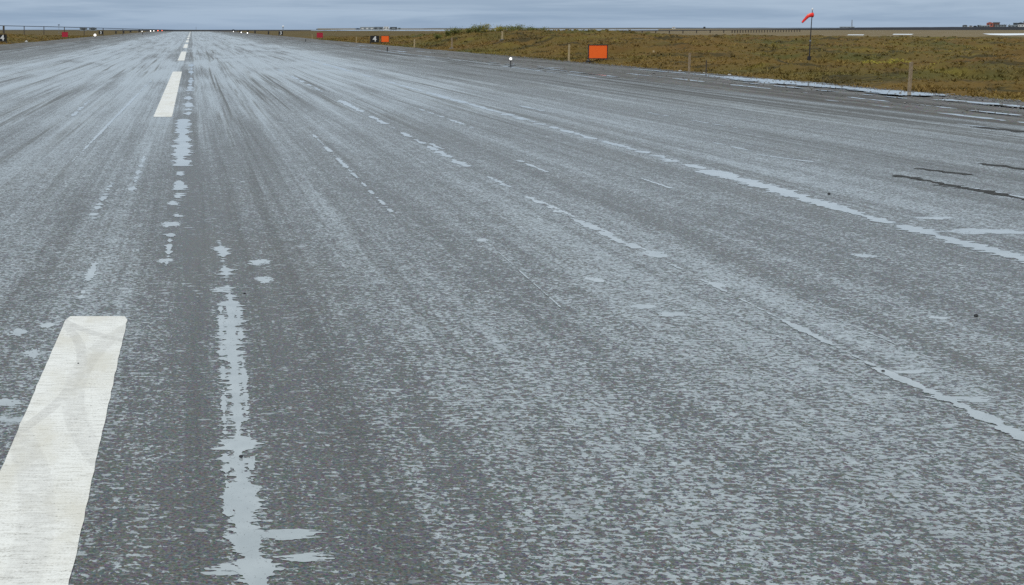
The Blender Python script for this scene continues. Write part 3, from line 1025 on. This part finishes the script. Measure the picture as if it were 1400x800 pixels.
def post(name, X, Y, hgt_, wd, mat, label, lean=0.0, group='posts along the tundra edge', rail=None):
    zz = float(height(X, Y)) - 0.05 if X > 30.8 else -0.28
    root = empty(name, (X, Y, zz))
    root.rotation_euler = (0, R(lean), 0)
    wd *= 1.25
    MB().box((0, 0, hgt_ / 2 - 0.15), (wd, wd * 0.7, hgt_ + 0.3), 0.2, wd * 0.12).build('shaft', mat, root)
    MB().lathe([(wd * 0.50, hgt_), (wd * 0.42, hgt_ + wd * 0.18)], n=8).build('cap', mat, root)
    MB().lathe([(wd * 1.9, -0.1), (wd * 1.3, 0.10), (wd * 0.6, 0.14)], n=9).build('footing', M['gravel_stone'], root)
    return tag(root, label, 'post', group)


post('wooden_post', 31.2, 51.8, 1.58, 0.115, M['wood'], 'tall weathered wooden post nearest the camera at the grass edge', 1.5)
post('wooden_post', 30.9, 74.1, 1.5, 0.105, M['wood'], 'wooden post between the orange board and the windsock', 0.5)
post('metal_post', 31.4, 72.8, 1.1, 0.05, M['wood_dark'], 'thin dark post just right of a taller wooden post', 0)
post('wooden_post', 39.5, 102.1, 0.6, 0.12, M['wood_pale'], 'short pale wooden stub out in the grass right of the orange board', 0)
post('wooden_post', 32.3, 102.2, 1.5, 0.12, M['wood_pale'], 'pale wooden post just left of the large orange board', 0)
post('wooden_post', 39.5, 152.0, 1.1, 0.16, M['wood_pale'], 'pale wooden post above the near white runway light', 0)
post('wooden_post', 33.5, 153.8, 1.4, 0.15, M['wood'], 'brown wooden post below the left end of the shrubs', 0)
post('wooden_post', 32.3, 173.2, 1.35, 0.16, M['wood_pale'], 'pale wooden post right of the small orange board', 0)
post('lath_stake', 31.6, 229.4, 1.35, 0.11, M['wood_pale'], 'thin yellowish lath stake left of the 4 sign', 0)
post('lath_stake', 32.0, 317.5, 1.3, 0.10, M['wood_pale'], 'faint thin lath stake left of the crimson board on the right', 0)

# ---------------------------------------------------------------- windsock
wx, wy = 49.35, 95.4
wz = float(height(wx, wy))
ws = empty('windsock', (wx, wy, wz))
PH = at(1109, 11, 95.4).z - wz
MB().tube([(0, 0, -0.2), (0.03, 0, 1.75)], [0.055, 0.045], 10).build('lower_pole', M['steel_dark'], ws)
MB().lathe([(0.075, 1.70), (0.075, 1.83)], (0.03, 0, 0), 10).build('hinge_collar', M['steel'], ws)
MB().tube([(0.03, 0, 1.75), (0.09, -0.02, PH - 0.18)], [0.042, 0.025], 10).build('upper_pole', M['steel_dark'], ws)
MB().box((0, 0, 0.30), (0.24, 0.18, 0.44), 0.2, 0.03).build('counterweight_box', M['steel_dark'], ws)
MB().box((0, 0, 0.20), (0.70, 0.05, 0.05), -0.4).build('cross_arm', M['steel_dark'], ws)
MB().lathe([(0.035, PH - 0.19), (0.06, PH - 0.13), (0.06, PH - 0.04), (0.03, PH)], (0.09, -0.02, 0), 10).build('top_lamp', M['dome'], ws, smooth=True)
lft = Vector((-RT[0], -RT[1], 0))
z0 = at(1109, 20.5, 95.4).z - wz
b0 = Vector((0.085, -0.02, z0))
ring = MB()
cir = [b0 + Vector((0, math.cos(a) * 0.19, 0.19 * math.sin(a))) - lft * 0.05 for a in np.linspace(0, 2 * math.pi, 17)]
ring.tube(cir, 0.014, 6, cap=False)
ring.build('hoop', M['steel'], ws)
path = [b0 + lft * a_ + Vector((0, 0, c_)) for a_, c_ in ((-0.06, 0), (0.08, -0.01), (0.22, -0.05), (0.34, -0.12), (0.48, -0.27), (0.64, -0.45), (0.77, -0.60))]
rad_ = [0.185, 0.165, 0.14, 0.12, 0.105, 0.09, 0.07]
MB().tube(path[:4], rad_[:4], 14, cap=False).build('sock', M['sock'], ws, smooth=True)
MB().tube(path[3:], rad_[3:], 14, cap=False).build('sock_tail', M['sock'], ws, smooth=True)
MB().tube([path[1] + Vector((0, 0, 0.07)), path[3] + Vector((0, 0, 0.08)), path[4] + Vector((0, 0, 0.07))], [0.12, 0.10, 0.07], 10).build('pale_panel', M['sock_pale'], ws, smooth=True)  # paler red piece along the upper side of the sock
tag(ws, 'red windsock drooping from a tall dark pole in the tundra', 'windsock')

# ---------------------------------------------------------------- pipelines on bents


def bent(root, x, y, zg, zt, wd):
    MB().box((x, y, (zg + zt) / 2), (wd, wd, zt - zg)).build('support_post', M['wood_dark'], root)


pl = empty('pipeline', at(5, 43, 420))
pl['label'] = 'dark pipeline raised on posts left of the runway'
base = pl.location.copy()
pts = [at(x_, y_, a_) for x_, y_, a_ in ((-60, 33.6, 415), (5, 35.3, 420), (60, 36.4, 430), (115, 37.8, 440), (168, 39.4, 455), (215, 40.6, 480), (245, 41.2, 520))]
MB().tube([q - base for q in pts], 0.11, 8).build('pipe', M['steel_dark'], pl)
for i, x_ in enumerate((-22, 5, 33, 60, 88, 115, 141, 168, 195)):
    yy_ = np.interp(x_, [-60, 5, 60, 115, 168, 215], [33.6, 35.3, 36.4, 37.8, 39.4, 40.6])
    aa_ = np.interp(x_, [-60, 5, 60, 115, 168, 215], [415, 420, 430, 440, 455, 480])
    q = at(x_, yy_, aa_) - base
    zg = float(height((q + base).x, (q + base).y)) - base.z - 0.5
    bent(pl, q.x, q.y, min(zg, q.z - 0.8), q.z + (0.08 if x_ == 5 else -0.06), 0.6 if x_ == 5 else 0.26)
tag(pl, cat='pipeline')

pr = empty('pipeline', at(870, 44, 540))
base = pr.location.copy()
xs_ = [700, 780, 870, 940, 1000, 1095, 1160]
as_ = [420, 470, 545, 590, 640, 800, 1000]
yt_ = [43.6, 43.0, 42.3, 41.6, 41.1, 39.9, 39.1]
tops = [at(a, b, c) for a, b, c in zip(xs_, yt_, as_)]
MB().tube([q - base for q in tops], [0.17, 0.19, 0.21, 0.22, 0.24, 0.32, 0.45], 8).build('pipe', M['steel_dark'], pr)
pxs = [785 + 18.6 * i for i in range(12)] + [1001 + 3.7 * i for i in range(26)]
for x_ in pxs:
    q = at(x_, np.interp(x_, xs_, yt_), np.interp(x_, xs_, as_)) - base
    bent(pr, q.x, q.y, -0.5 - base.z, q.z - 0.1, 0.35 if x_ < 1000 else 0.38)
tag(pr, 'dark pipeline on a row of posts beyond the tundra at right', 'pipeline')

# ---- instrument pole by the left pipeline
q = at(80.5, 42, 400)
ip = empty('instrument_pole', q)
zt = at(80.5, 34.2, 400).z - q.z
MB().tube([(0, 0, -1), (0, 0, zt)], 0.05, 6).build('pole', M['steel'], ip)
MB().box((0, 0, zt), (0.62, 0.25, 0.28), 0, 0.03).build('sensor_box', M['steel_dark'], ip)
tag(ip, 'thin pole with a dark sensor box just above the left pipeline', 'pole')

# ---------------------------------------------------------------- far land and water


def strip(name, pts_, depth, mat, z_bottom=-1.0, top_wobble=0.0, seed=0, kind='structure'):
    """a low bank: pts_ are (x, y_top, dist); it is `depth` metres deep"""
    xs = [p_[0] for p_ in pts_]
    n = 160
    X = np.linspace(xs[0], xs[-1], n)
    yt = np.interp(X, xs, [p_[1] for p_ in pts_])
    ad = np.interp(X, xs, [p_[2] for p_ in pts_])
    mb = MB()
    vs, fs = [], []
    for i in range(n):
        a = at(X[i], yt[i] + top_wobble * float(pn(i * 0.23, seed, 80)) + 0.6 * top_wobble * float(pn(i * 0.9, seed, 81)), ad[i])
        dirv = Vector((a.x, a.y, 0)).normalized()
        h_ = a.z - z_bottom
        vs += [tuple(a - dirv * h_ * 2.0 + Vector((0, 0, z_bottom - a.z))), tuple(a), tuple(a + dirv * depth), tuple(a + dirv * (depth + h_ * 2) + Vector((0, 0, z_bottom - a.z)))]
    for i in range(n - 1):
        for j in range(3):
            a = i * 4 + j
            fs.append((a, a + 4, a + 5, a + 1))
        fs.append((i * 4, i * 4 + 3, i * 4 + 7, i * 4 + 4))
    return tag(mesh_obj(name, vs, fs, mat), kind=kind)


# far blue shore all along the horizon
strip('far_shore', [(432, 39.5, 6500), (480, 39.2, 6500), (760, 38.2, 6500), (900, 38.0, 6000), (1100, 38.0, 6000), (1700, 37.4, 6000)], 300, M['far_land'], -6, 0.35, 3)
strip('embankment', [(150, 42.2, 1150), (195, 41.2, 1150), (262, 41.2, 1150), (330, 41.1, 1150), (420, 41.6, 1150), (480, 42.2, 1150), (600, 42.3, 1200), (720, 42.6, 1100)], 20, M['bank'], -0.6, 0.45, 5)
strip('embankment', [(1010, 40.8, 1700), (1095, 39.6, 1700), (1180, 37.6, 1700), (1300, 36.9, 1700), (1700, 36.2, 1700)], 15, M['bank'], -0.2, 0.2, 6)


def flat(name, poly, z, mat):
    vs = [(at(x_, y_, 1).x, at(x_, y_, 1).y, 0) for x_, y_ in poly]
    out_ = []
    for x_, y_ in poly:
        d = at(x_, y_, 1.0) - Vector((0, 0, CAM_H))
        k_ = (z - CAM_H) / d.z
        out_.append((d.x * k_, d.y * k_, z))
    return tag(mesh_obj(name, out_, [tuple(range(len(out_)))], mat), kind='structure')


flat('lagoon', [(425, 41.9), (560, 42.3), (640, 42.2), (760, 42.0), (900, 41.2), (900, 40.2), (640, 40.5), (470, 40.6), (425, 41.3)], -0.40, M['puddle'])
flat('pond', [(1158, 48.0), (1180, 48.2), (1182, 47.3), (1160, 47.2)], 0.0, M['ice'])
flat('pond', [(1220, 47.4), (1246, 47.6), (1249, 46.5), (1222, 46.4)], 0.02, M['ice'])
flat('pond', [(1343, 46.0), (1353, 47.6), (1375, 48.4), (1430, 47.5), (1480, 47.0), (1480, 45.6), (1400, 45.7)], 0.02, M['ice'])

# ---------------------------------------------------------------- far buildings


KS = 0.62      # far buildings were measured for a shorter lens


def building(name, px, dist, wd, dp, hgt_, wall, roof, label, cat='building', zg=None, shape='gable', windows=0, rh=None, group=None, win_mat='glass'):
    wd, dp, hgt_ = wd * KS, dp * KS, hgt_ * KS
    rh = None if rh is None else rh * KS
    p = at(px, 39, dist)
    p.z = -0.5 if zg is None else zg
    root = empty(name, p, -math.atan2(p.x, p.y))
    MB().box((0, 0, hgt_ / 2), (wd, dp, hgt_)).build('wall', M[wall], root)
    rh = hgt_ * 0.35 if rh is None else rh
    if shape == 'gable':
        MB().prism([(-wd / 2 - 0.4, hgt_ - 0.1), (0, hgt_ + rh), (wd / 2 + 0.4, hgt_ - 0.1), (0, hgt_ - 0.15)], -dp / 2 - 0.4, dp / 2 + 0.4).build('roof', M[roof], root)
    elif shape == 'ridge':      # ridge across the view
        mb = MB()
        mb.add([(-wd / 2 - 0.4, -dp / 2 - 0.4, hgt_ - 0.1), (wd / 2 + 0.4, -dp / 2 - 0.4, hgt_ - 0.1), (wd / 2 + 0.4, 0, hgt_ + rh), (-wd / 2 - 0.4, 0, hgt_ + rh), (wd / 2 + 0.4, dp / 2 + 0.4, hgt_ - 0.1), (-wd / 2 - 0.4, dp / 2 + 0.4, hgt_ - 0.1)],
               [(0, 1, 2, 3), (3, 2, 4, 5), (0, 3, 5), (1, 4, 2), (0, 5, 4, 1)])
        mb.build('roof', M[roof], root)
    elif shape == 'arch':
        prof = [(-wd / 2 * math.cos(a), hgt_ - 0.1 + rh * math.sin(a)) for a in np.linspace(0, math.pi, 13)]
        MB().prism(prof, -dp / 2 - 0.3, dp / 2 + 0.3).build('roof', M[roof], root)
    else:
        MB().box((0, 0, hgt_ + 0.2), (wd + 0.6, dp + 0.6, 0.4)).build('roof', M[roof], root)
    for i in range(windows):
        x_ = (i + 0.5) / windows * wd - wd / 2
        ww_ = wd / windows * 0.5
        MB().box((x_, -dp / 2 - 0.02, hgt_ * 0.52), (ww_, 0.12, hgt_ * 0.4)).build('window', M[win_mat], root)
    return tag(root, label, cat, group)


G1 = 'airport buildings on the far shore'
zb = at(510, 40.6, 2400).z
building('hangar', 502, 2400, 44, 30, 7.6, 'hangar', 'hangar', 'long low grey hangar at the left of the far airport buildings', 'hangar', zb, 'ridge', 3, 1.4, G1, 'wall_white')
building('hangar', 517, 2420, 32, 30, 8.2, 'hangar', 'hangar_dark', 'grey hangar with a flat dark roof left of the white far building', 'hangar', zb, 'flat', 2, None, G1, 'hangar_dark')
building('terminal', 528, 2400, 16, 20, 9.2, 'wall_white', 'wall_white', 'small white building between the far grey and dark hangars', 'building', zb, 'flat', 2, None, G1)
building('hangar', 538, 2390, 22, 20, 7.8, 'hangar_dark', 'hangar_dark', 'dark hangar at the right of the far airport buildings', 'hangar', zb, 'flat', 1, None, G1, 'wall_grey')
building('shed', 546, 2420, 10, 14, 5.0, 'wall_grey', 'wall_grey', 'pale low shed at the right end of the far airport buildings', 'shed', zb, 'gable', 1, None, G1)
building('shed', 489, 2420, 14, 14, 3.6, 'hangar_dark', 'hangar_dark', 'dark low shed at the left end of the far airport buildings', 'shed', zb, 'gable', 1, None, G1)

building('hangar', 114, 900, 9, 8, 3.0, 'hangar', 'hangar', 'grey arched shed behind the left pipeline, left one of two', 'shed', at(114, 42, 900).z, 'arch', 1, 1.2, 'sheds behind the left pipeline', 'hangar_dark')
building('hangar', 127, 900, 9, 8, 3.0, 'hangar', 'hangar', 'grey arched shed behind the left pipeline, right one of two', 'shed', at(127, 42, 900).z, 'arch', 1, 1.2, 'sheds behind the left pipeline', 'hangar_dark')

G2 = 'houses on the far right bank'
zb = at(1350, 37.0, 1750).z
building('house', 1319, 1760, 10, 9, 3.4, 'wall_grey', 'roof_dark', 'low house with rounded dark roof at the left of the far village', 'house', zb, 'arch', 2, 1.8, G2)
building('house', 1327, 1770, 8, 8, 2.6, 'wall_white', 'roof_dark', 'tiny pale house left of the dark huts in the far village', 'house', zb, 'gable', 1, 1.2, G2)
building('house', 1333, 1765, 7, 8, 2.6, 'hangar_dark', 'roof_dark', 'left one of two small dark huts in the far village', 'hut', zb, 'gable', 1, 0.9, G2)
building('house', 1338.5, 1765, 7, 8, 4.0, 'hangar_dark', 'roof_dark', 'right and taller one of two small dark huts in the far village', 'hut', zb, 'flat', 1, None, G2)
building('house', 1353, 1760, 13, 12, 9.4, 'wall_red', 'wall_red', 'pinkish red tall house in the far village', 'house', zb, 'gable', 2, 2.5, G2)
building('house', 1362, 1770, 13, 11, 9.6, 'wall_brown', 'roof_dark', 'brown house just right of the pinkish red one', 'house', zb, 'ridge', 3, 2.0, G2)
building('shed', 1346, 1735, 20, 8, 3.0, 'wall_grey', 'wall_grey', 'long low grey shed below the pinkish red house', 'shed', zb, 'ridge', 4, 0.8, G2)
building('shed', 1368, 1735, 22, 8, 4.5, 'wall_grey', 'roof_dark', 'long low grey shed below the brown house', 'shed', zb, 'ridge', 4, 1.0, G2)
building('shed', 1385, 1735, 20, 8, 3.8, 'hangar', 'hangar', 'grey metal shed left of the white hall at the right edge', 'shed', zb, 'ridge', 3, 1.0, G2)
building('hall', 1401, 1725, 26, 10, 5.2, 'wall_white', 'wall_white', 'long white hall low at the right edge', 'hall', zb, 'flat', 5, None, G2)
building('house', 1388, 1790, 9, 10, 9.5, 'hangar_dark', 'roof_dark', 'small dark house behind the white hall, left one of two', 'house', zb, 'flat', 2, None, G2)
building('house', 1395, 1790, 11, 10, 9.8, 'hangar_dark', 'roof_dark', 'larger dark house behind the white hall, right one of two', 'house', zb, 'gable', 2, 1.5, G2)
building('house', 1403, 1800, 12, 10, 13.5, 'wall_brown', 'roof_dark', 'tall brown house cut by the right edge', 'house', zb, 'gable', 2, 2.5, G2)

for i, (px, hh, lb) in enumerate(((1373, 4.1, 'left one of two dark spruces beside the brown far house'), (1380, 4.2, 'right one of two dark spruces beside the brown far house'))):
    p = at(px, 38, 1765)
    p.z = zb
    tr = empty('spruce_tree', p)
    MB().tube([(0, 0, 0), (0, 0, hh * 0.95)], [0.25, 0.05], 6).build('trunk', M['stem'], tr)
    g = random.Random(300 + i)
    vs, fs = [], []
    for k_ in range(260):
        h_ = g.random() ** 0.8
        r_ = (1 - h_) * 2.0 * g.uniform(0.3, 1.0) + 0.1
        a = g.uniform(0, 6.28)
        c = Vector((r_ * math.cos(a), r_ * math.sin(a), 0.6 + h_ * (hh - 0.6)))
        s2 = g.uniform(0.2, 0.4)
        d = Vector((math.cos(a), math.sin(a), -0.4)) * s2
        sd = Vector((-math.sin(a), math.cos(a), 0)) * s2 * 0.5
        o3 = len(vs)
        vs += [tuple(c + sd), tuple(c - sd), tuple(c + d)]
        fs.append((o3, o3 + 1, o3 + 2))
    mesh_obj('crown', vs, fs, M['leaf_dark'], tr)
    tag(tr, lb, 'tree', 'spruces of the far village')

building('house', 921, 1500, 6.5, 6, 3.2, 'wall_white', 'wall_white', 'small white house alone on the far horizon above the pipeline', 'house', at(921, 39.6, 1500).z, 'gable', 1, 1.4)
building('hut', 963, 1500, 4.2, 5, 3.2, 'hangar_dark', 'roof_dark', 'small dark hut alone on the far horizon above the pipeline', 'hut', at(963, 39.4, 1500).z, 'gable', 1, 1.2)
building('shed', 1158, 2600, 46, 14, 2.6, 'hangar', 'hangar', 'long low grey building at the foot of the far mast', 'building', at(1158, 38.0, 2600).z, 'ridge', 4, 1.6)


def mast(px, dist, y_top, y_bot, r_, label, name='radio_mast'):
    p = at(px, y_bot, dist)
    root = empty(name, p)
    h_ = at(px, y_top, dist).z - p.z
    for a in (0, 2.09, 4.19):
        MB().tube([(r_ * 3 * math.cos(a), r_ * 3 * math.sin(a), -1), (r_ * 0.6 * math.cos(a), r_ * 0.6 * math.sin(a), h_)], r_ * 0.5, 5).build('leg', M['steel'], root)
    for k_ in range(1, 7):
        zz = h_ * k_ / 7
        rr = r_ * (3 - 2.4 * k_ / 7)
        MB().tube([(rr * math.cos(a), rr * math.sin(a), zz) for a in (0, 2.09, 4.19, 6.28)], r_ * 0.3, 4).build('brace', M['steel'], root)
    return tag(root, label, 'mast')


mast(1164.5, 2600, 27, 37.5, 0.55, 'slim grey radio mast on the horizon right of the windsock')
mast(268, 2600, 36.6, 41.0, 0.35, 'thin faint mast on the horizon above the runway end')

# white dome on a tower
p = at(387, 41.3, 900)
dt = empty('dome_tower', p)
zc = at(387, 36.2, 900).z - p.z
for a in range(4):
    c_, s_ = math.cos(a * 1.5708 + 0.8), math.sin(a * 1.5708 + 0.8)
    MB().tube([(c_ * 0.55, s_ * 0.55, -0.5), (c_ * 0.25, s_ * 0.25, zc - 0.6)], 0.09, 6).build('leg', M['steel'], dt)
MB().lathe([(0.55, zc - 0.8), (0.6, zc - 0.62), (0.25, zc - 0.6)], n=12).build('platform', M['steel'], dt)
MB().lathe([(0.72 * math.sin(a), zc - 0.72 * math.cos(a)) for a in np.linspace(0.25, 3.05, 10)], n=16).build('dome', M['dome'], dt, smooth=True)
tag(dt, 'white round dome on a short tower above the small black sign', 'tower')

# ---- far dark marker posts and boxes along both edges near the runway end
for X, Y, hh, ww, lb in (
        (31.5, 490.0, 1.6, 0.55, 'dark far marker post right of the runway, nearest of the dark row'),
        (30.0, 566.0, 1.9, 0.65, 'dark far marker post right of the runway, second of the dark row'),
        (28.8, 612.0, 1.7, 0.7, 'dark far marker post right of the runway, third of the dark row'),
        (27.6, 680.0, 1.7, 1.0, 'dark far box right of the runway, above the bright dots'),
        (27.2, 780.0, 2.0, 1.3, 'dark far box right of the runway, farthest of the dark row'),
        (-34.5, 545.0, 1.5, 0.65, 'dark far marker post left of the runway, nearest of the dark row'),
        (-33.4, 587.0, 1.5, 0.8, 'dark far marker post left of the runway, second of the dark row'),
        (-34.5, 675.0, 1.7, 1.05, 'dark far box left of the runway, third of the dark row'),
        (-32.6, 745.0, 1.9, 1.2, 'dark far box left of the runway, farthest of the dark row')):
    root = empty('marker_box', (X, Y, -0.3))
    MB().box((0, 0, hh * 0.62), (ww, ww * 0.5, hh * 0.76), 0, 0.08).build('housing', M['steel_dark'], root)
    for s_ in (-1, 1):
        MB().box((s_ * ww * 0.35, 0, hh * 0.12), (0.12, 0.12, hh * 0.26)).build('leg', M['steel_dark'], root)
    tag(root, lb, 'marker', 'dark markers near the runway end')

# ---------------------------------------------------------------- pebbles on the asphalt and stones in the grass edge


def rock(name, X, Y, s, mat, label, cat, group, z=0.0, seed=0):
    g = random.Random(seed)
    vs, fs = [], []
    nlat, nlon = 5, 7
    for i in range(nlat):
        a = math.pi * (i + 0.35) / (nlat - 0.3)
        for j in range(nlon):
            b = 2 * math.pi * j / nlon
            k_ = s * g.uniform(0.75, 1.2)
            vs.append((k_ * math.sin(a) * math.cos(b), k_ * 0.9 * math.sin(a) * math.sin(b), s * 0.45 + 0.7 * k_ * math.cos(a)))
    for i in range(nlat - 1):
        for j in range(nlon):
            fs.append((i * nlon + j, (i + 1) * nlon + j, (i + 1) * nlon + (j + 1) % nlon, i * nlon + (j + 1) % nlon))
    fs += [tuple(range(nlon)), tuple((nlat - 1) * nlon + j for j in range(nlon - 1, -1, -1))]
    o = mesh_obj(name, vs, fs, mat, None, (X, Y, z), True)
    return tag(o, label, cat, group)


rock('pebble', 0.30, 7.04, 0.013, M['stone'], 'small black pebble in the long puddle beside the centre line', 'pebble', 'pebbles on the runway', 0.006, 1)
rock('pebble', 7.09, 10.60, 0.021, M['stone'], 'black pebble alone on the asphalt near the right edge', 'pebble', 'pebbles on the runway', 0.0, 2)
rock('pebble', 5.25, 8.87, 0.012, M['stone'], 'tiny dark pebble at the tip of the right foreground puddle', 'pebble', 'pebbles on the runway', 0.0, 3)
rock('pebble', 0.52, 11.53, 0.013, M['stone'], 'tiny dark pebble just right of the head of the long puddle', 'pebble', 'pebbles on the runway', 0.0, 4)
rock('pebble', -0.88, 9.07, 0.007, M['stone'], 'tiny pebble on the near white stripe', 'pebble', 'pebbles on the runway', 0.004, 5)
rock('pebble', 9.99, 18.54, 0.025, M['stone'], 'small dark pebble beyond the long seam puddle on the right', 'pebble', 'pebbles on the runway', 0.0, 6)
for i, (X, Y, s, lb) in enumerate(((30.7, 75.0, 0.14, 'pale stone at the grass edge left of a wooden post'), (31.0, 72.2, 0.11, 'pale stone at the grass edge between two posts'), (31.4, 69.6, 0.11, 'pale stone at the grass edge right of the thin dark post'), (-32.2, 232.8, 0.33, 'pale stone at the left grass edge below the pipeline'))):
    rock('edge_stone', X, Y, s, M['stone_pale'], lb, 'stone', 'pale stones at the grass edge', -0.2, 20 + i)
